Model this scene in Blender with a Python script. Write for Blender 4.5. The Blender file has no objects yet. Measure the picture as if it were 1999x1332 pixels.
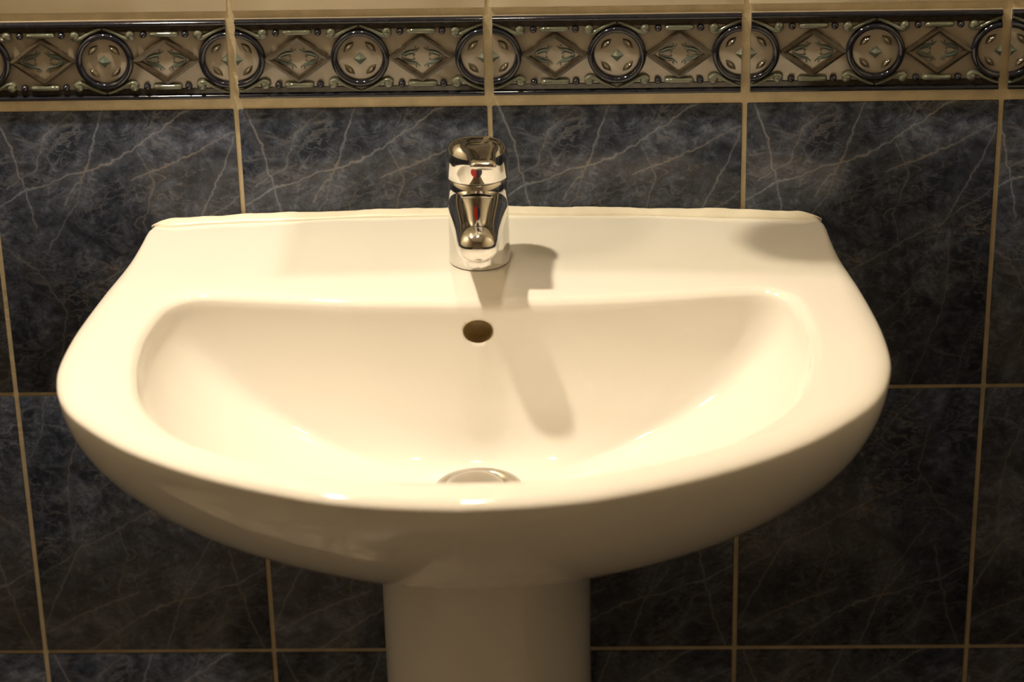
import bpy, bmesh, math, random
from mathutils import Vector, Matrix

random.seed(7)
C = bpy.context.scene.collection
PI = math.pi
Z0 = 0.94            # top edge of the dark tiles above the floor
RIM = Z0 - 0.0915    # top of the washbasin rim
CX = -0.0058         # middle of the washbasin
WP, HP = 0.204, 0.254  # tile pitch

# ------------------------------------------------------------------ camera
YAW, PITCH, ROLL = -0.0317, 0.4233, -0.02255
f = Vector((math.sin(YAW)*math.cos(PITCH), math.cos(YAW)*math.cos(PITCH), -math.sin(PITCH)))
r = f.cross(Vector((0, 0, 1))).normalized(); u = r.cross(f)
r2 = math.cos(ROLL)*r + math.sin(ROLL)*u
u2 = -math.sin(ROLL)*r + math.cos(ROLL)*u
cam = bpy.data.objects.new('camera', bpy.data.cameras.new('camera'))
C.objects.link(cam)
M = Matrix((r2, u2, -f)).transposed().to_4x4()
M.translation = Vector((0.0731, -1.8734, 1.5763))
cam.matrix_world = M
cam.data.sensor_width = 36.0
cam.data.lens = 36.0*4806.0/1999.0
cam.data.dof.use_dof = True
cam.data.dof.focus_distance = 1.96
cam.data.dof.aperture_fstop = 5.6
bpy.context.scene.camera = cam

# ------------------------------------------------------------------ world, exposure
world = bpy.data.worlds.new('world'); bpy.context.scene.world = world
world.use_nodes = True
world.node_tree.nodes['Background'].inputs[0].default_value = (0.02, 0.02, 0.025, 1)
world.node_tree.nodes['Background'].inputs[1].default_value = 1.0
vs = bpy.context.scene.view_settings
vs.view_transform = 'Standard'; vs.look = 'None'; vs.gamma = 1.0; vs.use_curve_mapping = False
vs.exposure = 0.0
LAMP = (1.0, 0.82, 0.60)       # warm halogen light
LAMP_POWER = (2300.0, 430.0)    # left bulb, middle bulb

# ------------------------------------------------------------------ helpers
def tag(o, label=None, cat=None, group=None, kind=None):
    if label: o['label'] = label
    if cat: o['category'] = cat
    if group: o['group'] = group
    if kind: o['kind'] = kind
    return o

def mesh_from(name, bm, mat=None, smooth=True, angle=None):
    bmesh.ops.recalc_face_normals(bm, faces=bm.faces)
    me = bpy.data.meshes.new(name); bm.to_mesh(me); bm.free()
    if mat: me.materials.append(mat)
    if smooth:
        me.shade_smooth()
        if angle is not None:
            me.set_sharp_from_angle(angle=math.radians(angle))
    return me

def obj(name, me, parent=None, loc=(0, 0, 0)):
    o = bpy.data.objects.new(name, me); C.objects.link(o)
    o.parent = parent; o.location = loc
    return o

def empty(name, loc=(0, 0, 0)):
    o = bpy.data.objects.new(name, None); C.objects.link(o); o.location = loc
    o.empty_display_size = 0.05
    return o

def add_box(bm, x0, x1, y0, y1, z0, z1, bev=0.0, seg=2):
    vs_ = [bm.verts.new((x, y, z)) for x in (x0, x1) for y in (y0, y1) for z in (z0, z1)]
    fs = []
    for q in ((0, 1, 3, 2), (4, 6, 7, 5), (0, 4, 5, 1), (2, 3, 7, 6), (0, 2, 6, 4), (1, 5, 7, 3)):
        fs.append(bm.faces.new([vs_[i] for i in q]))
    if bev:
        es = list({e for f_ in fs for e in f_.edges})
        bmesh.ops.bevel(bm, geom=es, offset=bev, segments=seg, affect='EDGES', profile=0.5)

def add_rings(bm, rings, closed=True, cap0=False, cap1=False):
    prev = None; first = None
    for ring in rings:
        vv = [bm.verts.new(p) for p in ring]
        if prev:
            n = len(vv)
            for i in range(n if closed else n-1):
                j = (i+1) % n
                bm.faces.new((prev[i], prev[j], vv[j], vv[i]))
        else:
            first = vv
        prev = vv
    if cap0: bm.faces.new(list(reversed(first)))
    if cap1: bm.faces.new(prev)

def add_lathe(bm, prof, cx=0, cy=0, n=48, cap0=True, cap1=True):
    add_rings(bm, [[(cx+rr*math.cos(2*PI*i/n), cy+rr*math.sin(2*PI*i/n), z) for i in range(n)] for rr, z in prof],
              True, cap0, cap1)

def add_tube(bm, pts, rad, n=8, flat=1.0, closed=False, axis=Vector((0, 1, 0))):
    """tube along pts; 'flat' squashes it along axis"""
    pts = [Vector(p) for p in pts]; m = len(pts); rings = []
    for k, p in enumerate(pts):
        if closed: t = (pts[(k+1) % m]-pts[k-1]).normalized()
        else: t = (pts[min(k+1, m-1)]-pts[max(k-1, 0)]).normalized()
        a = axis; b = t.cross(a).normalized()
        rr = rad[k] if isinstance(rad, (list, tuple)) else rad
        rings.append([p+a*(rr*flat*math.sin(2*PI*i/n))+b*(rr*math.cos(2*PI*i/n)) for i in range(n)])
    if closed:
        rings.append(rings[0])
        add_rings(bm, rings)
        bmesh.ops.remove_doubles(bm, verts=bm.verts, dist=1e-7)
    else:
        add_rings(bm, rings, True, True, True)

def catmull(pts, per=10):
    out = []; n = len(pts)
    for i in range(n-1):
        p0 = Vector(pts[max(i-1, 0)]); p1 = Vector(pts[i]); p2 = Vector(pts[i+1]); p3 = Vector(pts[min(i+2, n-1)])
        for k in range(per):
            t = k/per
            out.append(0.5*((2*p1)+(p2-p0)*t+(2*p0-5*p1+4*p2-p3)*t*t+(3*p1-p0-3*p2+p3)*t**3))
    out.append(Vector(pts[-1]))
    return out

# ------------------------------------------------------------------ materials
def new_mat(name):
    m = bpy.data.materials.new(name); m.use_nodes = True
    nt = m.node_tree; b = nt.nodes['Principled BSDF']
    return m, nt, b

def simple(name, col, rough=0.3, metal=0.0, spec=0.5, noise=0.0, scale=40.0, bump=0.0, bscale=200.0):
    m, nt, b = new_mat(name)
    b.inputs['Base Color'].default_value = (*col, 1)
    b.inputs['Roughness'].default_value = rough
    b.inputs['Metallic'].default_value = metal
    b.inputs['Specular IOR Level'].default_value = spec
    tc = nt.nodes.new('ShaderNodeTexCoord')
    if noise:
        nz = nt.nodes.new('ShaderNodeTexNoise'); nz.inputs['Scale'].default_value = scale; nz.inputs['Detail'].default_value = 5
        nt.links.new(tc.outputs['Object'], nz.inputs['Vector'])
        rp = nt.nodes.new('ShaderNodeValToRGB')
        rp.color_ramp.elements[0].position = 0.3; rp.color_ramp.elements[1].position = 0.7
        rp.color_ramp.elements[0].color = (*[c*(1-noise) for c in col], 1)
        rp.color_ramp.elements[1].color = (*[min(1, c*(1+noise)) for c in col], 1)
        nt.links.new(nz.outputs['Fac'], rp.inputs['Fac']); nt.links.new(rp.outputs['Color'], b.inputs['Base Color'])
    if bump:
        n2 = nt.nodes.new('ShaderNodeTexNoise'); n2.inputs['Scale'].default_value = bscale; n2.inputs['Detail'].default_value = 3
        nt.links.new(tc.outputs['Object'], n2.inputs['Vector'])
        bp = nt.nodes.new('ShaderNodeBump'); bp.inputs['Strength'].default_value = bump; bp.inputs['Distance'].default_value = 0.001
        nt.links.new(n2.outputs['Fac'], bp.inputs['Height']); nt.links.new(bp.outputs['Normal'], b.inputs['Normal'])
    return m

# veins printed on every dark tile: polylines in tile coordinates (u to the right, v down), width, strength
VEINS = [
    ([(0.00, .33), (0.11, .27), (.375, .20), (.57, .14), (.86, -.02)], .0052, 1.0),
    ([(.56, .235), (.70, .19), (.88, .12), (1.02, .07)], .0065, .75),
    ([(.03, -.02), (.08, .12), (.13, .27), (.15, .40)], .0055, .85),
    ([(.47, -.02), (.425, .11), (.38, .20), (.28, .32)], .0052, .85),
    ([(1.0, .09), (.94, .20), (.86, .33), (.80, .42)], .0058, .75),
    ([(.36, -.01), (.22, .085), (.18, .19), (.05, .26)], .0045, .6),
    ([(.36, .21), (.34, .31), (.28, .37), (.20, .47)], .0045, .6),
    ([(.60, .14), (.66, .25), (.60, .38), (.63, .50)], .0040, .5),
    ([(.40, .60), (.63, .49), (.80, .41), (1.0, .30)], .0050, .6),
    ([(.84, .50), (.83, .65), (.77, .84), (.70, 1.0)], .0050, .6),
    ([(.0, .47), (.14, .55), (.24, .70), (.20, .86)], .0060, .55),
    ([(.25, 1.0), (.42, .82), (.60, .72), (.74, .60)], .0045, .5),
    ([(.05, .92), (.20, .80), (.36, .76), (.52, .86)], .0040, .45),
    ([(.88, 1.0), (.92, .85), (1.0, .74)], .0050, .5),
]

def marble_material(name):
    m, nt, b = new_mat(name)
    N = nt.nodes; L = nt.links
    tc = N.new('ShaderNodeTexCoord')
    def vm(op, a, bb=None, scale=None):
        n = N.new('ShaderNodeVectorMath'); n.operation = op
        for i, s in enumerate((a, bb)):
            if s is None: continue
            if isinstance(s, (tuple, list, Vector)): n.inputs[i].default_value = tuple(s)
            else: L.new(s, n.inputs[i])
        if scale is not None:
            if isinstance(scale, (int, float)): n.inputs['Scale'].default_value = scale
            else: L.new(scale, n.inputs['Scale'])
        return n.outputs['Value'] if op in ('DOT_PRODUCT', 'LENGTH') else n.outputs['Vector']
    def mt(op, a, bb=None, clamp=False):
        n = N.new('ShaderNodeMath'); n.operation = op; n.use_clamp = clamp
        for i, s in enumerate((a, bb)):
            if s is None: continue
            if isinstance(s, (int, float)): n.inputs[i].default_value = s
            else: L.new(s, n.inputs[i])
        return n.outputs[0]
    def noise(vec, scale, detail=4, rough=.6, out='Fac', dist=0.0):
        n = N.new('ShaderNodeTexNoise'); n.inputs['Scale'].default_value = scale
        n.inputs['Detail'].default_value = detail; n.inputs['Roughness'].default_value = rough
        n.inputs['Distortion'].default_value = dist
        L.new(vec, n.inputs['Vector']); return n.outputs[out]
    def ramp(fac, stops):
        n = N.new('ShaderNodeValToRGB'); e = n.color_ramp.elements
        while len(e) < len(stops): e.new(0.5)
        for k, (p, c) in enumerate(stops):
            e[k].position = p; e[k].color = (*c, 1) if len(c) == 3 else c
        L.new(fac, n.inputs['Fac']); return n.outputs['Color']
    P = tc.outputs['Object']
    # gentle wander of the veins
    w1 = vm('SCALE', vm('SUBTRACT', noise(P, 22, 3, .6, 'Color'), (.5, .5, .5)), scale=.013)
    w2 = vm('SCALE', vm('SUBTRACT', noise(P, 150, 4, .7, 'Color'), (.5, .5, .5)), scale=.0062)
    Q = vm('ADD', vm('ADD', P, w1), w2)
    Q = vm('MULTIPLY', Q, (1, 0, 1))
    brk = noise(P, 45, 3, .65)
    total = None
    for pts, wd, st in VEINS:
        dmin = None
        for (u0, v0), (u1, v1) in zip(pts, pts[1:]):
            a = Vector(((u0-.5)*.2005, 0, (.5-v0)*.2505)); e = Vector(((u1-.5)*.2005, 0, (.5-v1)*.2505))
            ba = e-a
            pa = vm('SUBTRACT', Q, a)
            h = mt('MULTIPLY', vm('DOT_PRODUCT', pa, ba), 1/ba.length_squared, True)
            d = vm('LENGTH', vm('SUBTRACT', pa, vm('SCALE', ba, scale=h)))
            dmin = d if dmin is None else mt('MINIMUM', dmin, d)
        w = wd*.22
        core = mt('SUBTRACT', 1.0, mt('MULTIPLY', dmin, 1/w), True)      # sharp core
        halo = mt('MULTIPLY', mt('SUBTRACT', 1.0, mt('MULTIPLY', dmin, 1/(w*9)), True), .20)
        s = mt('MULTIPLY', mt('ADD', core, halo), st)
        total = s if total is None else mt('MAXIMUM', total, s)
    total = mt('MULTIPLY', total, mt('ADD', .25, mt('MULTIPLY', brk, 1.35)))
    # fine net of hairline veins (ridged noise), stretched along the main diagonal
    mp = N.new('ShaderNodeMapping'); mp.inputs['Rotation'].default_value = (0, math.radians(32), 0)
    mp.inputs['Scale'].default_value = (.62, 1, 1.25); L.new(Q, mp.inputs['Vector'])
    def ridge(scale, k, dist):
        nz = noise(mp.outputs['Vector'], scale, 3, .55, 'Fac', dist)
        return mt('SUBTRACT', 1.0, mt('MULTIPLY', mt('ABSOLUTE', mt('SUBTRACT', nz, .5)), k), True)
    fine = mt('MULTIPLY', ridge(30, 46, .9), .75)
    fine2 = mt('MULTIPLY', ridge(70, 30, .8), .62)
    net = mt('MAXIMUM', fine, fine2)
    patch = mt('MULTIPLY', mt('SUBTRACT', noise(P, 19, 3, .6), .36), 3.2, True)
    net = mt('MULTIPLY', net, patch)
    mask = mt('MAXIMUM', total, net)
    mask = mt('MULTIPLY', mask, .66, True)
    # cloudy ground
    cloud = mt('ADD', mt('MULTIPLY', noise(P, 28, 8, .72, 'Fac', .7), .66), mt('MULTIPLY', noise(P, 130, 5, .75, 'Fac', .4), .34))
    ground = ramp(cloud, [(.36, (.0115, .0145, .023)), (.465, (.026, .033, .052)), (.545, (.053, .066, .102)), (.64, (.135, .160, .230))])
    vcol = ramp(noise(P, 14, 2, .5), [(.40, (.21, .235, .30)), (.62, (.27, .245, .22))])
    mx = N.new('ShaderNodeMix'); mx.data_type = 'RGBA'
    L.new(mask, mx.inputs[0]); L.new(ground, mx.inputs[6]); L.new(vcol, mx.inputs[7])
    L.new(mx.outputs[2], b.inputs['Base Color'])
    b.inputs['Roughness'].default_value = .10
    b.inputs['Specular IOR Level'].default_value = .34
    # glaze waviness
    bp = N.new('ShaderNodeBump'); bp.inputs['Strength'].default_value = .12; bp.inputs['Distance'].default_value = .002
    L.new(noise(P, 30, 2, .5), bp.inputs['Height']); L.new(bp.outputs['Normal'], b.inputs['Normal'])
    return m

def tiled_wall_material(name, low, high, grout, zsplit, pw, ph, gw):
    """whole walls outside the picture: dark tiles below, cream above"""
    m, nt, b = new_mat(name); N = nt.nodes; L = nt.links
    tc = N.new('ShaderNodeTexCoord')
    sp = N.new('ShaderNodeSeparateXYZ'); L.new(tc.outputs['Object'], sp.inputs[0])
    def mt(op, a, bb):
        n = N.new('ShaderNodeMath'); n.operation = op
        for i, s in enumerate((a, bb)):
            if isinstance(s, (int, float)): n.inputs[i].default_value = s
            else: L.new(s, n.inputs[i])
        return n.outputs[0]
    gx = mt('LESS_THAN', mt('MODULO', mt('ADD', mt('ADD', sp.outputs[0], sp.outputs[1]), 50*pw), pw), gw)
    gz = mt('LESS_THAN', mt('MODULO', mt('ADD', mt('SUBTRACT', sp.outputs[2], zsplit), 50*ph), ph), gw)
    g = mt('MAXIMUM', gx, gz)
    up = mt('GREATER_THAN', sp.outputs[2], zsplit)
    nz = N.new('ShaderNodeTexNoise'); nz.inputs['Scale'].default_value = 20; nz.inputs['Detail'].default_value = 6
    L.new(tc.outputs['Object'], nz.inputs['Vector'])
    rp = N.new('ShaderNodeValToRGB')
    rp.color_ramp.elements[0].position = .4; rp.color_ramp.elements[0].color = (*[c*.6 for c in low], 1)
    rp.color_ramp.elements[1].position = .65; rp.color_ramp.elements[1].color = (*[c*1.7 for c in low], 1)
    L.new(nz.outputs['Fac'], rp.inputs['Fac'])
    def mix(fac, a, bb):
        n = N.new('ShaderNodeMix'); n.data_type = 'RGBA'; L.new(fac, n.inputs[0])
        for i, s in ((6, a), (7, bb)):
            if isinstance(s, tuple): n.inputs[i].default_value = (*s, 1)
            else: L.new(s, n.inputs[i])
        return n.outputs[2]
    col = mix(g, mix(up, rp.outputs['Color'], high), grout)
    L.new(col, b.inputs['Base Color']); b.inputs['Roughness'].default_value = .2
    return m

MARBLE = marble_material('dark_blue_marble_glaze')
GROUT = simple('cream_grout', (.54, .46, .31), .75, noise=.14, scale=60, bump=.5, bscale=350)
CREAM = simple('cream_glaze', (.62, .56, .43), .14, noise=.03, scale=15, bump=.06, bscale=30)
CERAMIC = simple('white_ceramic_glaze', (.85, .83, .79), .07, spec=.5)
CHROME = simple('chrome', (.72, .71, .69), .055, 1.0)
CHROME_OLD = simple('drain_chrome', (.60, .58, .54), .22, 1.0)
SEALANT = simple('cream_silicone', (.82, .77, .66), .35, noise=.06, scale=50)
RED = simple('red_enamel', (.55, .02, .012), .25)
BLUE = simple('blue_black_enamel', (.015, .02, .05), .25)
PIPE = simple('overflow_channel', (.34, .25, .12), .35, noise=.25, scale=70)
R_FIELD = simple('relief_beige_glaze', (.29, .255, .21), .10, spec=.9, noise=.06, scale=90)
R_NAVY = simple('relief_navy_glaze', (.012, .013, .021), .07, spec=.6, noise=.3, scale=160)
R_BROWN = simple('relief_brown_glaze', (.050, .040, .028), .08, spec=.6, noise=.3, scale=200)
R_BAND = simple('relief_dark_band_glaze', (.026, .023, .019), .08, spec=.6, noise=.35, scale=160)
R_GREEN = simple('relief_green_glaze', (.100, .108, .082), .08, spec=.9, noise=.2, scale=200)
R_TEAL = simple('relief_teal_glaze', (.075, .100, .088), .10, spec=.9, noise=.2, scale=200)
R_OLIVE = simple('relief_olive_glaze', (.070, .056, .036), .08, spec=.9, noise=.25, scale=200)

# ------------------------------------------------------------------ the room
XL, XR, YB, ZC = -0.80, 0.58, -2.60, 2.50

def structure(name, me, label=None, parent=None):
    o = obj(name, me, parent); o['kind'] = 'structure'
    if label: o['label'] = label
    return o

bm = bmesh.new(); add_box(bm, XL, XR, .0016, .12, 0, ZC)
wall = structure('wall_back', mesh_from('wall_back', bm, GROUT, False), 'cream grouted wall behind the basin carrying the tiles')

SIDE = tiled_wall_material('side_wall_tiles', (.024, .029, .043), (.62, .56, .43), (.50, .42, .27), Z0, .204, .254, .004)
bm = bmesh.new(); add_box(bm, XL-.1, XL, YB-.1, .12, 0, ZC)
structure('wall_left', mesh_from('wall_left', bm, SIDE, False), 'left side wall with dark tiles below cream tiles')
bm = bmesh.new(); add_box(bm, XR, XR+.1, YB-.1, .12, 0, ZC)
structure('wall_right', mesh_from('wall_right', bm, SIDE, False), 'right side wall with dark tiles below cream tiles')
PLASTER = simple('tan_plaster', (.34, .26, .19), .6, noise=.04, scale=8)
bm = bmesh.new(); add_box(bm, XL, XR, YB-.1, YB, 0, ZC)
structure('wall_rear', mesh_from('wall_rear', bm, PLASTER, False), 'plain tan rear wall facing the basin')
bm = bmesh.new(); add_box(bm, XL-.1, XR+.1, YB-.1, .12, ZC, ZC+.1)
structure('ceiling', mesh_from('ceiling', bm, simple('white_ceiling', (.78, .76, .72), .8, noise=.02), False), 'flat white bathroom ceiling')
FLOORM = tiled_wall_material('floor_tiles', (.50, .44, .35), (.50, .44, .35), (.20, .17, .13), 9.0, .33, .33, .006)
# floor pattern runs along x and y
nt = FLOORM.node_tree
for n in list(nt.nodes):
    if n.type == 'TEX_COORD':
        tc_f = n
mpn = nt.nodes.new('ShaderNodeMapping'); mpn.inputs['Rotation'].default_value = (PI/2, 0, 0)
sep = [n for n in nt.nodes if n.type == 'SEPXYZ'][0]
nt.links.new(tc_f.outputs['Object'], mpn.inputs['Vector']); nt.links.new(mpn.outputs['Vector'], sep.inputs[0])
bm = bmesh.new(); add_box(bm, XL-.1, XR+.1, YB-.1, .12, -.1, 0)
structure('floor', mesh_from('floor', bm, FLOORM, False), 'cream tiled bathroom floor under the pedestal')

# ------------------------------------------------------------------ wall tiles
def tile_mesh(name, w, h, mat, bev=.0012, y0=0.0, y1=.010):
    bm = bmesh.new(); add_box(bm, -w/2, w/2, y0, y1, -h/2, h/2, bev, 2)
    return mesh_from(name, bm, mat, True, 30)

TW, TH = .2003, .2503
marble_me = tile_mesh('marble_tile', TW, TH, MARBLE)
cut_h = Z0-3*HP - .00185 - .002
marble_cut = tile_mesh('marble_tile_cut', TW, cut_h, MARBLE)
cream_me = tile_mesh('cream_tile', TW, TH, CREAM)
cols = range(-4, 3)
for i in cols:
    x0 = max(i*WP, XL); xm = (i+.5)*WP
    if i*WP < XL-.001 or (i+1)*WP > XR+.04: 
        if (i+1)*WP > XR+.04: continue
    for k in range(4):
        me = marble_me if k < 3 else marble_cut
        if i == -4 or i == 2:
            # tiles at the side walls are cut to what is left
            a = max(i*WP+.0018, XL+.001); b_ = min((i+1)*WP-.0018, XR-.001)
            me = tile_mesh('marble_tile_edge', b_-a, TH if k < 3 else cut_h, MARBLE); xc = (a+b_)/2
        else:
            xc = xm
        zc = Z0-(k+.5)*HP if k < 3 else Z0-3*HP-.00185-cut_h/2
        o = obj('marble_tile', me, wall, (xc, 0, zc))
        o.rotation_euler = (random.uniform(-.0022, .0022), PI if (k % 2 == 1) else 0, random.uniform(-.0018, .0018))
        if k == 3: o.rotation_euler = (0, PI, 0)
    for k in range(6):
        zb = 1.0197+k*HP; h = min(TH, ZC-.001-zb)
        if h < .02: continue
        if i in (-4, 2):
            a = max(i*WP+.0018, XL+.001); b_ = min((i+1)*WP-.0018, XR-.001)
            me = tile_mesh('cream_tile_edge', b_-a, h, CREAM); xc = (a+b_)/2
        elif h < TH:
            me = tile_mesh('cream_tile_cut', TW, h, CREAM); xc = xm
        else:
            me = cream_me; xc = xm
        o = obj('cream_tile', me, wall, (xc, 0, zb+h/2))
        o.rotation_euler = (random.uniform(-.001, .001), 0, random.uniform(-.001, .001))

# ------------------------------------------------------------------ relief border tiles
BW, BZ0, BZ1 = .1972, .9472, 1.0136
BH = BZ1-BZ0; BC = (BZ0+BZ1)/2
hw = BW/2
def clip_x(bm, lo, hi):
    for co, no in (((lo, 0, 0), (-1, 0, 0)), ((hi, 0, 0), (1, 0, 0))):
        g = bm.verts[:]+bm.edges[:]+bm.faces[:]
        res = bmesh.ops.bisect_plane(bm, geom=g, plane_co=co, plane_no=no, clear_outer=True)
        es = [e for e in res['geom_cut'] if isinstance(e, bmesh.types.BMEdge)]
        if es:
            bmesh.ops.holes_fill(bm, edges=es)

def ring_mesh(name, clip=None):
    bm = bmesh.new()
    add_tube(bm, [(.0206*math.cos(t), -.0004, .0208*math.sin(t)) for t in [2*PI*k/48 for k in range(48)]], .0029, 10, 1.0, True)
    if clip: clip_x(bm, *clip)
    return mesh_from(name, bm, R_NAVY, True, 60)
EDGE = .0986     # half circles are centred on the tile ends
ME = {}
ME['ring'] = ring_mesh('ring')
ME['ring_l'] = ring_mesh('half_ring_l', (0.0003, 1)); ME['ring_r'] = ring_mesh('half_ring_r', (-1, -.0003))
# medallion: slightly domed disc inside the ring
def disc_mesh(name, clip=None):
    bm = bmesh.new()
    add_rings(bm, [[(rr*math.cos(2*PI*i/40), y, rr*math.sin(2*PI*i/40)) for i in range(40)] for rr, y in
                   ((.0196, .001), (.0192, -.0004), (.015, -.0010), (.008, -.0014), (.002, -.0015))], True, True, True)
    if clip: clip_x(bm, *clip)
    return mesh_from(name, bm, R_FIELD, True, 50)
ME['disc'] = disc_mesh('medallion'); ME['disc_l'] = disc_mesh('half_medallion_l', (.0003, 1)); ME['disc_r'] = disc_mesh('half_medallion_r', (-1, -.0003))
# lens shaped petal
bm = bmesh.new()
rings = []
for k in range(9):
    t = -1+2*k/8; hwid = .0030*(1-t*t)+.00012; yy = -.0019*(1-t*t)-.0006
    rings.append([(t*.0058, .0002, -hwid), (t*.0058, yy*.75, -hwid*.55), (t*.0058, yy-.0004, 0), (t*.0058, yy*.75, hwid*.55), (t*.0058, .0002, hwid)])
add_rings(bm, rings, False)
ME['petal'] = mesh_from('petal', bm, R_OLIVE, True, 40)
# little pyramid
def pyramid(name, clip=None):
    bm = bmesh.new()
    top = bm.verts.new((0, -.0042, 0)); cs = [bm.verts.new(p) for p in ((.0068, -.0008, 0), (0, -.0008, .0066), (-.0068, -.0008, 0), (0, -.0008, -.0066))]
    for k in range(4): bm.faces.new((cs[k], cs[(k+1) % 4], top))
    bm.faces.new(cs[::-1])
    if clip: clip_x(bm, *clip)
    return mesh_from(name, bm, R_TEAL, False)
ME['pyr'] = pyramid('pyramid'); ME['pyr_l'] = pyramid('half_pyramid_l', (.0003, 1)); ME['pyr_r'] = pyramid('half_pyramid_r', (-1, -.0003))
# lozenge frame bars
def lozenge(name, a, b_, w, y, mat):
    bm = bmesh.new()
    P4 = [Vector((a, 0, 0)), Vector((0, 0, b_)), Vector((-a, 0, 0)), Vector((0, 0, -b_))]
    k = 1-w*math.hypot(a, b_)/(a*b_)
    secs = []
    for p in P4:
        pin = p*k
        secs.append([p+Vector((0, .0005, 0)), p*.97+pin*.03+Vector((0, y*.7, 0)), (p+pin)/2+Vector((0, y, 0)), p*.03+pin*.97+Vector((0, y*.7, 0)), pin+Vector((0, .0005, 0))])
    for s in range(4):
        A, B = secs[s], secs[(s+1) % 4]
        va = [bm.verts.new(q) for q in A]; vb = [bm.verts.new(q) for q in B]
        for q in range(4): bm.faces.new((va[q], vb[q], vb[q+1], va[q+1]))
    bmesh.ops.remove_doubles(bm, verts=bm.verts, dist=1e-6)
    return mesh_from(name, bm, mat, True, 25)
ME['loz'] = lozenge('lozenge_frame', .0278, .0203, .0047, -.0026, R_BROWN)
# painted scrollwork inside the lozenge
bm = bmesh.new()
for sx in (-1, 1):
    for sz in (-1, 1):
        leaf = catmull([(sx*.0142, -.0003, 0), (sx*.0125, -.0003, sz*.0022), (sx*.0085, -.0003, sz*.0038), (sx*.0045, -.0003, sz*.0044), (sx*.0025, -.0003, sz*.0056)], 5)
        n = len(leaf); add_tube(bm, leaf, [.0003+.0009*math.sin(PI*k/(n-1)) for k in range(n)], 6, .35)
        curl = [(sx*(.0036+.0019*(1-k/16)*math.cos(k/16*3.6*PI/2+PI)), -.0003, sz*(.0068+.0019*(1-k/16)*math.sin(k/16*3.6*PI/2+PI))) for k in range(14)]
        add_tube(bm, curl, .00042, 6, .35)
        low = catmull([(sx*.0125, -.0003, sz*.0006), (sx*.008, -.0003, sz*.0020), (sx*.0052, -.0003, sz*.0018), (sx*.0062, -.0003, sz*.0006)], 4)
        add_tube(bm, low, .0004, 6, .35)
ME['scrollwork'] = mesh_from('scrollwork', bm, R_TEAL, True)
# bead, bar, scroll
bm = bmesh.new(); bmesh.ops.create_uvsphere(bm, u_segments=14, v_segments=8, radius=.0030)
bmesh.ops.scale(bm, vec=(1, .95, 1), verts=bm.verts)
ME['bead'] = mesh_from('bead', bm, R_NAVY)
bm = bmesh.new()
add_tube(bm, [(x, 0, 0) for x in (-.0118, -.0112, -.0100, -.005, 0, .005, .0100, .0112, .0118)], [.0006, .0017, .0024, .0025, .0025, .0025, .0024, .0017, .0006], 10, 1.0)
ME['bar'] = mesh_from('bar', bm, R_GREEN)
def scroll(name, sx):
    bm = bmesh.new()
    pts = catmull([(sx*.0007, -.0002, .0062), (sx*.006, -.0002, .0044), (sx*.0125, -.0002, .0012), (sx*.0178, -.0002, -.0018), (sx*.0220, -.0002, -.0024), (sx*.0246, -.0002, -.0002)], 5)
    n = len(pts); add_tube(bm, pts, [.0011+.0011*min(1, k/(n*.7)) for k in range(n)], 8, 1.05)
    s = bmesh.ops.create_uvsphere(bm, u_segments=14, v_segments=8, radius=.0040)
    bmesh.ops.scale(bm, vec=(1, .75, 1), verts=s['verts'])
    bmesh.ops.translate(bm, vec=(sx*.0222, -.0002, .0006), verts=s['verts'])
    return mesh_from(name, bm, R_GREEN)
ME['scroll_p'] = scroll('scroll_p', 1); ME['scroll_n'] = scroll('scroll_n', -1)
# dark band with edge rail, one above and one below
bm = bmesh.new(); add_box(bm, -hw+.0004, hw-.0004, -.0006, .002, -.0042, .0048, .0003, 1)
ME['band'] = mesh_from('dark_band', bm, R_BAND, True, 30)
bm = bmesh.new(); add_tube(bm, [(-hw+.0005, 0, 0), (hw-.0005, 0, 0)], .0023, 10, 1.1)
ME['rail'] = mesh_from('rail', bm, R_NAVY, True, 60)
border_me = tile_mesh('border_tile', BW, BH, R_FIELD, .0010, 0, .010)

def border_tile(xc):
    t = obj('border_tile', border_me, wall, (xc, 0, BC))
    t.rotation_euler = (random.uniform(-.004, .004), 0, random.uniform(-.003, .003))
    def p(name, key, x, z, y=0.0, rot=None):
        o = obj(name, ME[key], t, (x, y, z))
        if rot: o.rotation_euler = rot
        o.scale = (1, 1.4, 1)
        return o
    for sz in (1, -1):
        p('dark_band', 'band', 0, sz*.0278, rot=(0, 0 if sz > 0 else PI, 0))
        p('rail', 'rail', 0, sz*.0304, -.0006)
    for sfx, cx in (('', 0), ('_l', -EDGE), ('_r', EDGE)):
        p('ring', 'ring'+sfx, cx, 0); p('medallion', 'disc'+sfx, cx, 0); p('pyramid', 'pyr'+sfx, cx, 0)
        for sx in (1, -1):
            if (sfx == '_l' and sx < 0) or (sfx == '_r' and sx > 0): continue
            for sz in (1, -1):
                p('petal', 'petal', cx+sx*.0086, sz*.0092, -.0009, (0, PI/4*sx*sz, 0))
                p('scroll', 'scroll_p' if sx > 0 else 'scroll_n', cx, sz*.0208, -.0008, (0, 0, 0) if sz > 0 else (0, PI, 0)) if sz > 0 else \
                    p('scroll', 'scroll_n' if sx > 0 else 'scroll_p', cx, sz*.0208, -.0008, (0, PI, 0))
    for cx in (-EDGE/2, EDGE/2):
        p('lozenge_frame', 'loz', cx, 0); p('scrollwork', 'scrollwork', cx, 0).scale = (1.12, 1.2, 1.15)
        for sz in (1, -1):
            p('bar', 'bar', cx, sz*.0218, -.0008)
            for sx in (1, -1): p('bead', 'bead', cx+sx*.0167, sz*.0216, -.0010)
for i in range(-4, 3):
    if (i+1)*WP > XR+.04: continue
    border_tile((i+.5)*WP)

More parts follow.
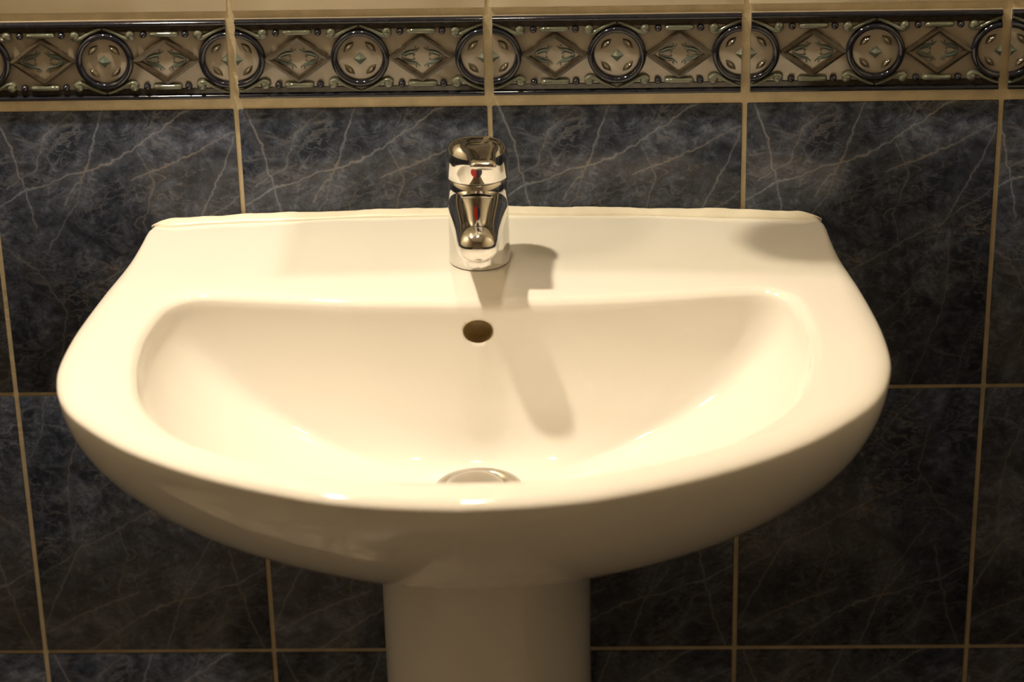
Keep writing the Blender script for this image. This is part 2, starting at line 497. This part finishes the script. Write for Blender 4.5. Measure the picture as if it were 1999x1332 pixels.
# ------------------------------------------------------------------ washbasin
OUT = [(.0, 0.0), (.14, 0.0), (.255, -.0005), (.2705, -.003), (.2762, -.012), (.278, -.04), (.2815, -.08), (.290, -.14), (.2963, -.21), (.2975, -.265), (.2945, -.302),
       (.2845, -.340), (.2650, -.374), (.2225, -.4195), (.1655, -.4585), (.0978, -.4890), (.05, -.5003), (0, -.5048)]
INN = [(0, -.187), (.09, -.1815), (.15, -.1725), (.200, -.1625), (.218, -.1630), (.230, -.172), (.2365, -.190), (.2405, -.222), (.2410, -.250), (.2375, -.295), (.226, -.345), (.203, -.388),
       (.168, -.424), (.125, -.450), (.07, -.4665), (0, -.4710)]
NA = 336
CEN = (0.0, -.30)
def outline(pts):
    c = catmull([(x, y, 0) for x, y in pts], 14)
    full = [(p.x, p.y) for p in c]+[(-p.x, p.y) for p in reversed(c[1:-1])]
    # by angle around CEN, starting at the back (+y) turning clockwise
    ang = []
    for x, y in full:
        a = math.atan2(x-CEN[0], y-CEN[1]) % (2*PI); ang.append((a, math.hypot(x-CEN[0], y-CEN[1])))
    ang.sort()
    ang = [(ang[-1][0]-2*PI, ang[-1][1])]+ang+[(ang[0][0]+2*PI, ang[0][1])]
    res = []; k = 0
    for i in range(NA):
        a = 2*PI*i/NA
        while ang[k+1][0] < a: k += 1
        (a0, r0), (a1, r1) = ang[k], ang[k+1]
        t = (a-a0)/max(1e-9, a1-a0)
        # interpolate in cartesian space
        x0, y0 = r0*math.sin(a0), r0*math.cos(a0); x1, y1 = r1*math.sin(a1), r1*math.cos(a1)
        res.append(Vector((x0+(x1-x0)*t+CEN[0], y0+(y1-y0)*t+CEN[1])))
    return res
def offset(o, d):
    """move an outline along its normals, outwards for d > 0"""
    n = len(o); res = []
    for i in range(n):
        t = (o[(i+2) % n]-o[i-2]).normalized()
        nrm = Vector((-t.y, t.x))   # clockwise walk: outward is to the left
        res.append(o[i]+nrm*d)
    return res
oo = outline(OUT); ii = outline(INN)
def crown(x, y):
    w = max(0.0, min(1.0, (y+.34)/.30)); w = w*w*(3-2*w)
    return -.0085*(x/.278)**2*w
rings = []
def ring2(o, z, fx=1.0, fy=1.0, cr=1.0):
    rings.append([(CX+p.x*fx, min(p.y*fy, -.0016), RIM+z+cr*crown(p.x, p.y)) for p in o])  # back edge stands off the tiles
# underside up to the rim
ZD = .19; PX, PY, FX, FY = 1.75, 1.4, .37, .45
steps = 30
for k in range(steps+1):
    s = 1-k/steps
    s = math.sin(s*PI/2)**1.0 if s < 1 else 1.0
    gx = FX+(1-FX)*(max(0, 1-s**PX))**(1/PX); gy = FY+(1-FY)*(max(0, 1-s**PY))**(1/PY)
    if k == 0:
        ring2(oo, -.0080-ZD, gx*.2, gy*.2, 0)
    ring2(oo, -.0080-ZD*s, gx, gy, 1-s)
# rounded outer edge: a wide soft roll-over, tighter along the wall
def roll(o, k):
    res = []
    n = len(o)
    for i in range(n):
        t = (o[(i+2) % n]-o[i-2]).normalized()
        w = max(0.0, min(1.0, (-o[i].y-.01)/.20)); fr = .005+.017*w*w*(3-2*w)
        res.append(o[i]+Vector((-t.y, t.x))*(-fr*(1-math.cos(k*PI/2))))
    return res
for k in range(1, 13):
    ring2(roll(oo, k/12), -.0080+.0080*math.sin(k/12*PI/2))
# rim surface, falling very softly towards the bowl
oa = roll(oo, 1.0); ib = offset(ii, .010)
for t in (.25, .5, .75, 1.0):
    ring2([a_.lerp(b_, t) for a_, b_ in zip(oa, ib)], -.0004*t)
IR = .0100
for k in range(1, 7):
    a = k/6*math.radians(62)
    ring2(offset(ii, .010-IR*math.sin(a)*1.05), -.0004-IR*(1-math.cos(a))*1.05)
base_o = offset(ii, .010-IR*math.sin(math.radians(62))*1.05); zi = -.0004-IR*(1-math.cos(math.radians(62)))*1.05
DRX, DRY, DRR, DRZ = 0.0005, -.2560, .0335, -.1215
bowl = []
nb = 34
for k in range(1, nb+1):
    t = k/nb
    a = t*PI/2
    hfrac = 1-math.cos(a)**.92            # 0 at the rim, 1 at the drain
    hfrac = 1-(math.cos(a))**1.0 if k < nb else 1.0
    dep = math.sin(a)**1.0
    z = zi+(DRZ-zi)*dep
    hf = hfrac**1.02
    rg = []
    for i in range(NA):
        ang = 2*PI*i/NA
        # target point on the drain circle, same bearing from the drain centre
        b0 = base_o[i]
        d = Vector((b0.x-DRX, b0.y-DRY)).normalized()
        tx, ty = DRX+d.x*DRR, DRY+d.y*DRR
        x = b0.x+(tx-b0.x)*hf; y = b0.y+(ty-b0.y)*hf
        # slope of the floor towards the drain
        rg.append((CX+x, y, RIM+z+crown(x, y)*(1-dep)))
    rings.append(rg)
# drain throat
rings.append([(CX+DRX+(p[0]-CX-DRX)*.93, DRY+(p[1]-DRY)*.93, p[2]-.004) for p in rings[-1]])
rings.append([(p[0], p[1], p[2]-.05) for p in rings[-1]])
bm = bmesh.new(); add_rings(bm, rings, True, True, True)
basin_me = mesh_from('basin', bm, CERAMIC, True, 55)
sink = empty('washbasin', (CX, -.2, 0))
tag(sink, 'white ceramic pedestal washbasin mounted on the dark tiled wall', 'washbasin')
def part(name, me, parent=sink):
    o = obj(name, me, parent)
    o.matrix_parent_inverse = parent.matrix_basis.inverted() if parent is sink else Matrix()
    return o
def spart(name, me, top):
    """part whose mesh is given in world coordinates under an empty at its base"""
    o = bpy.data.objects.new(name, me); C.objects.link(o); o.parent = top
    o.location = -top.location
    return o
basin = spart('basin', basin_me, sink)
# overflow hole cut through the rear wall of the bowl
HX, HZ, HR = CX, RIM-.0245, .0112
cut_bm = bmesh.new()
add_rings(cut_bm, [[(HX+HR*math.cos(2*PI*i/40), y, HZ+HR*.83*math.sin(2*PI*i/40)) for i in range(40)] for y in (-.215, -.168)], True, True, True)
cut_me = mesh_from('cutter', cut_bm, CERAMIC)
cut = bpy.data.objects.new('cutter', cut_me); C.objects.link(cut)
basin.location = (0, 0, 0); basin.parent = None
md = basin.modifiers.new('hole', 'BOOLEAN'); md.object = cut; md.operation = 'DIFFERENCE'; md.solver = 'EXACT'
bpy.context.view_layer.update()
dg = bpy.context.evaluated_depsgraph_get()
new_me = bpy.data.meshes.new_from_object(basin.evaluated_get(dg))
basin.modifiers.clear(); basin.data = new_me; new_me.name = 'basin_cut'
bpy.data.objects.remove(cut)
basin.parent = sink; basin.location = -sink.location
bm = bmesh.new()
add_rings(bm, [[(HX+rr*math.cos(2*PI*i/40), y, HZ+rr*.83*math.sin(2*PI*i/40)) for i in range(40)] for rr, y in
               ((HR*.995, -.1868), (HR*.97, -.182), (HR*.95, -.176), (HR*.75, -.172), (HR*.35, -.1695), (HR*.05, -.169))], True, False, True)
o = spart('overflow_hole', mesh_from('overflow_hole', bm, PIPE), sink); tag(o, 'dark round overflow hole in the rear of the bowl')
# drain: flange ring and plug
zd = RIM+DRZ
bm = bmesh.new()
add_lathe(bm, [(.0225, zd-.012), (.0240, zd-.0035), (.0262, zd+.0012), (.0300, zd+.0020), (.0325, zd+.0014), (.0332, zd-.0010), (.0325, zd-.006)], CX+DRX, DRY, 56, False, False)
dr = spart('drain_flange', mesh_from('drain_flange', bm, CHROME_OLD), sink); tag(dr, 'chrome drain flange at the bottom of the bowl')
bm = bmesh.new()
add_lathe(bm, [(.0215, zd-.008), (.0222, zd+.0030), (.0212, zd+.0055), (.0150, zd+.0068), (.006, zd+.0074), (.0005, zd+.0075)], CX+DRX-.003, DRY, 48, True, True)
pg = bpy.data.objects.new('drain_plug', mesh_from('drain_plug', bm, CHROME_OLD)); C.objects.link(pg); pg.parent = dr
tag(pg, 'flat metal drain plug')
# pedestal column
bm = bmesh.new()
def ped(z, w, d, n=64):
    pts = []
    for i in range(n):
        a = 2*PI*i/n
        c, s = math.cos(a), math.sin(a); e = 2/2.6
        x = w*math.copysign(abs(c)**e, c); y = math.copysign(abs(s)**e, s)
        y = -.1+(-(d-.1))*(-y) if y < 0 else -.1+y*.098
        pts.append((CX-.002+x, y, z))
    return pts
pr = []
for z, w, d in ((0, .103, .245), (.03, .102, .244), (.06, .096, .238), (.12, .089, .231), (.3, .0850, .226), (.5, .0850, .2255), (.60, .0855, .226), (RIM-.199, .0862, .227), (RIM-.19, .0862, .227)):
    pr.append(ped(z, w, d))
add_rings(bm, pr, True, True, True)
spart('pedestal', mesh_from('pedestal', bm, CERAMIC, True, 60), sink)
# sealant between basin and wall
bm = bmesh.new()
rings = []
for k in range(141):
    x = -.2735+.547*k/140
    wob = .0005*math.sin(k*.11)+.0004*math.sin(k*.27+1)+.00025*math.sin(k*.71)+.00022*random.uniform(-1, 1)
    e = min(1.0, min(k, 140-k)/5); e = e*(2-e)
    wid = .0095+.0007*math.sin(k*.21+2); hh = (.0044+wob)*e
    zb = RIM+crown(x, 0)-.0004
    yo = -.0010-.002*(1-e)
    rings.append([(CX+x, yo, zb-.004), (CX+x, yo, zb+hh*.9+.0004), (CX+x, yo-.0012, zb+hh+.0004), (CX+x, yo-.003, zb+hh*.93+.0003),
                  (CX+x, yo-wid*.62*e-.0003, zb+hh*.52+.0003), (CX+x, yo-wid*e-.0004, zb+.0009*e), (CX+x, yo-wid*e-.0006, zb-.002)])
add_rings(bm, rings, True, True, True)
o = spart('sealant_bead', mesh_from('sealant_bead', bm, SEALANT), sink); tag(o, 'uneven cream silicone bead along the wall')

# ------------------------------------------------------------------ mixer tap
TX, TY, TZ = -.0066, -.1045, RIM+.0003
tap = empty('mixer_tap', (TX, TY, TZ))
tag(tap, 'chrome single lever mixer tap on the rear ledge of the basin', 'tap')
def tpart(name, bm, mat, parent=tap, angle=None, label=None):
    o = obj(name, mesh_from(name, bm, mat, True, angle), parent)
    if label: o['label'] = label
    return o
bm = bmesh.new()
add_lathe(bm, [(.0225, 0), (.0236, .0006), (.0239, .002), (.0236, .012), (.0233, .040), (.0232, .060), (.0230, .0675), (.0220, .0690), (.015, .0690)], 0, 0, 64)
tpart('tap_body', bm, CHROME, angle=45)
# spout: lofted towards the room
bm = bmesh.new()
secs = [  # y, z centre, half width, half height, exponent
    (-.002, .0460, .0228, .0215, 2.4), (-.014, .0458, .0224, .0208, 2.4), (-.026, .0458, .0214, .0192, 2.4), (-.040, .0460, .0198, .0172, 2.4),
    (-.055, .0464, .0182, .0154, 2.4), (-.070, .0468, .0168, .0141, 2.4), (-.082, .0471, .0160, .0133, 2.4), (-.0895, .0472, .0152, .0126, 2.3),
    (-.0945, .0472, .0138, .0114, 2.2), (-.0975, .0471, .0116, .0096, 2.1), (-.0994, .0470, .0084, .0070, 2.0), (-.1003, .0469, .0045, .0038, 2.0), (-.1006, .0469, .0012, .0010, 2.0)]
rg = []
for y, z, w, h, e in secs:
    ring = []
    for i in range(48):
        a = 2*PI*i/48; c, s = math.cos(a), math.sin(a)
        ring.append((w*math.copysign(abs(c)**(2/e), c)+.0030*max(0, -y-.03)/.07, y, z+h*math.copysign(abs(s)**(2/e), s)))
    rg.append(ring)
add_rings(bm, rg, True, True, True)
sp_ = tpart('spout', bm, CHROME, angle=60)
bm = bmesh.new()
add_lathe(bm, [(.0092, .0312), (.0104, .0315), (.0110, .0325), (.0110, .0400), (.0100, .0410)], .0024, -.0830, 40)
tpart('aerator', bm, CHROME, sp_, 40)
# handle cap: skirt and dome
bm = bmesh.new()
add_lathe(bm, [(.0200, .0700), (.0230, .0700), (.0236, .0704), (.0238, .0712), (.0240, .0770), (.0241, .0830), (.0239, .0862), (.0233, .0890), (.0222, .0917), (.0205, .0940), (.0182, .0957), (.0150, .0968), (.0110, .0975), (.006, .0979), (.0005, .0980)], 0, 0, 64)
for v in bm.verts:
    t = max(0.0, (v.co.z-.0712)/.0265)
    v.co.z += t*(.0015-v.co.y*.13)
hd = tpart('handle_cap', bm, CHROME, angle=45)
# lever
bm = bmesh.new()
rg = []
LEV = [(.010, .0920, .0105, .0030, 0), (.004, .0942, .0136, .0036, .0003), (-.006, .0962, .0150, .0040, .0010), (-.015, .0976, .0146, .0042, .0016), (-.023, .0984, .0132, .0042, .0018),
       (-.031, .0987, .0116, .0040, .0016), (-.040, .0988, .0106, .0037, .0012), (-.050, .0989, .0101, .0035, .0007), (-.0570, .0990, .0098, .0034, .0003), (-.0602, .0990, .0093, .0029, .0001), (-.0616, .0990, .0085, .0018, 0)]
for y, z, w, h, dish in LEV:
    ring = []
    for i in range(40):
        a = 2*PI*i/40; c, s = math.cos(a), math.sin(a); e = 2/3.2
        x = w*math.copysign(abs(c)**e, c); zz = h*math.copysign(abs(s)**e, s)
        if s > 0: zz -= dish*(1-(x/w)**2)
        ring.append((x+.0078*max(0, (.01-y))/.075, y, z+zz))
    rg.append(ring)
add_rings(bm, rg, True, True, True)
tpart('lever', bm, CHROME, angle=60)
# red and blue marks under the lever
for nm, a0, a1, mat, lb in (('hot_mark', PI/2, 3*PI/2, RED, 'red hot water mark'), ('cold_mark', -PI/2, PI/2, BLUE, 'dark blue cold water mark')):
    bm = bmesh.new()
    cen = (0.0004, -.0247, .0812)
    pts = [(cen[0]+.0043*math.cos(a0+(a1-a0)*k/16), 0.0043*math.sin(a0+(a1-a0)*k/16)) for k in range(17)]
    fr = [bm.verts.new((x, -math.sqrt(max(0, .0248**2-x*x)), cen[2]+z)) for x, z in pts]
    bk = [bm.verts.new((x, -.0215, cen[2]+z)) for x, z in pts]
    bm.faces.new(fr); bm.faces.new(bk[::-1])
    for k in range(17):
        j = (k+1) % 17; bm.faces.new((fr[k], bk[k], bk[j], fr[j]))
    o = obj(nm, mesh_from(nm, bm, mat, False), hd); o['label'] = lb

# ------------------------------------------------------------------ lamp above the basin (out of the picture, lights it)
lamp = empty('wall_lamp', (-.02, 0, 2.0))
tag(lamp, 'chrome wall lamp with a bar of three shaded bulbs above the basin', 'lamp')
BRUSH = simple('brushed_steel', (.6, .6, .6), .3, 1.0)
bm = bmesh.new(); add_box(bm, -.43, .43, -.030, -.0008, .055, .105, .004)
obj('lamp_bar', mesh_from('lamp_bar', bm, BRUSH, True, 30), lamp)
def bulb_mat(name, power):
    m, nt, b = new_mat(name)
    b.inputs['Base Color'].default_value = (.8, .8, .78, 1)
    b.inputs['Roughness'].default_value = .25
    if power:
        b.inputs['Emission Color'].default_value = (*LAMP, 1); b.inputs['Emission Strength'].default_value = power
    return m
for dx, pw in ((-.40, LAMP_POWER[0]), (.005, LAMP_POWER[1]), (.40, 0)):
    bm = bmesh.new()
    add_tube(bm, [(dx, -.028, .080), (dx, -.12, .090), (dx, -.180, .075), (dx, -.195, .040)], .007, 12, 1.0, False, Vector((1, 0, 0)))
    obj('arm', mesh_from('arm', bm, BRUSH), lamp)
    bm = bmesh.new(); add_lathe(bm, [(.018, .018), (.019, .045), (.014, .050), (.006, .052)], dx, -.195, 28)
    obj('socket', mesh_from('socket', bm, BRUSH, True, 40), lamp)
    bm = bmesh.new(); add_lathe(bm, [(.0185, .047), (.024, .042), (.036, .012), (.044, -.018), (.0452, -.018), (.0372, .012), (.0252, .043), (.0195, .0482)], dx, -.195, 36, False, False)
    obj('shade', mesh_from('shade', bm, BRUSH, True, 40), lamp)
    bm = bmesh.new(); bmesh.ops.create_uvsphere(bm, u_segments=24, v_segments=14, radius=.026)
    bmesh.ops.translate(bm, vec=(dx, -.195, 0), verts=bm.verts)
    o = obj('bulb', mesh_from('bulb', bm, bulb_mat('bulb_glass_%d' % int(pw), pw)), lamp)

# ------------------------------------------------------------------ glass shelf with a tumbler (above the picture, shades the ledge)
def thin_glass(name, col, gloss):
    m = bpy.data.materials.new(name); m.use_nodes = True
    nt = m.node_tree; nt.nodes.remove(nt.nodes['Principled BSDF'])
    t = nt.nodes.new('ShaderNodeBsdfTransparent'); t.inputs[0].default_value = (*col, 1)
    g = nt.nodes.new('ShaderNodeBsdfGlossy'); g.inputs['Roughness'].default_value = .02
    mx = nt.nodes.new('ShaderNodeMixShader'); mx.inputs[0].default_value = gloss
    nt.links.new(t.outputs[0], mx.inputs[1]); nt.links.new(g.outputs[0], mx.inputs[2])
    nt.links.new(mx.outputs[0], nt.nodes['Material Output'].inputs['Surface'])
    return m
SHZ = RIM+.350
shelf = empty('glass_shelf', (0, 0, SHZ))
tag(shelf, 'narrow glass shelf on two chrome brackets above the basin', 'shelf')
bm = bmesh.new(); add_box(bm, -.240, .240, -.148, -.004, 0, .006)
me = mesh_from('glass_plate', bm, thin_glass('clear_glass', (.91, .925, .91), .05), False)
me.materials.append(thin_glass('glass_edge', (.30, .42, .36), .06))
for p_ in me.polygons:
    if abs(p_.normal.z) < .5: p_.material_index = 1
obj('glass_plate', me, shelf)
for bx in (-.16, .19):
    bm = bmesh.new(); add_box(bm, bx-.008, bx+.008, -.022, -.0008, -.012, -.0003, .002)
    obj('bracket', mesh_from('bracket', bm, CHROME, True, 30), shelf)
bm = bmesh.new()
add_lathe(bm, [(.001, .0006), (.028, .0004), (.0312, .002), (.0322, .006), (.0345, .060), (.0360, .095), (.0366, .0965), (.0345, .0960), (.0330, .060), (.0305, .007), (.001, .005)], 0, 0, 48, True, True)
cup = obj('tumbler', mesh_from('tumbler', bm, simple('frosted_beige_plastic', (.55, .50, .42), .4)), None, (.035, -.100, SHZ+.0062))
tag(cup, 'beige bathroom tumbler standing on the glass shelf', 'tumbler')
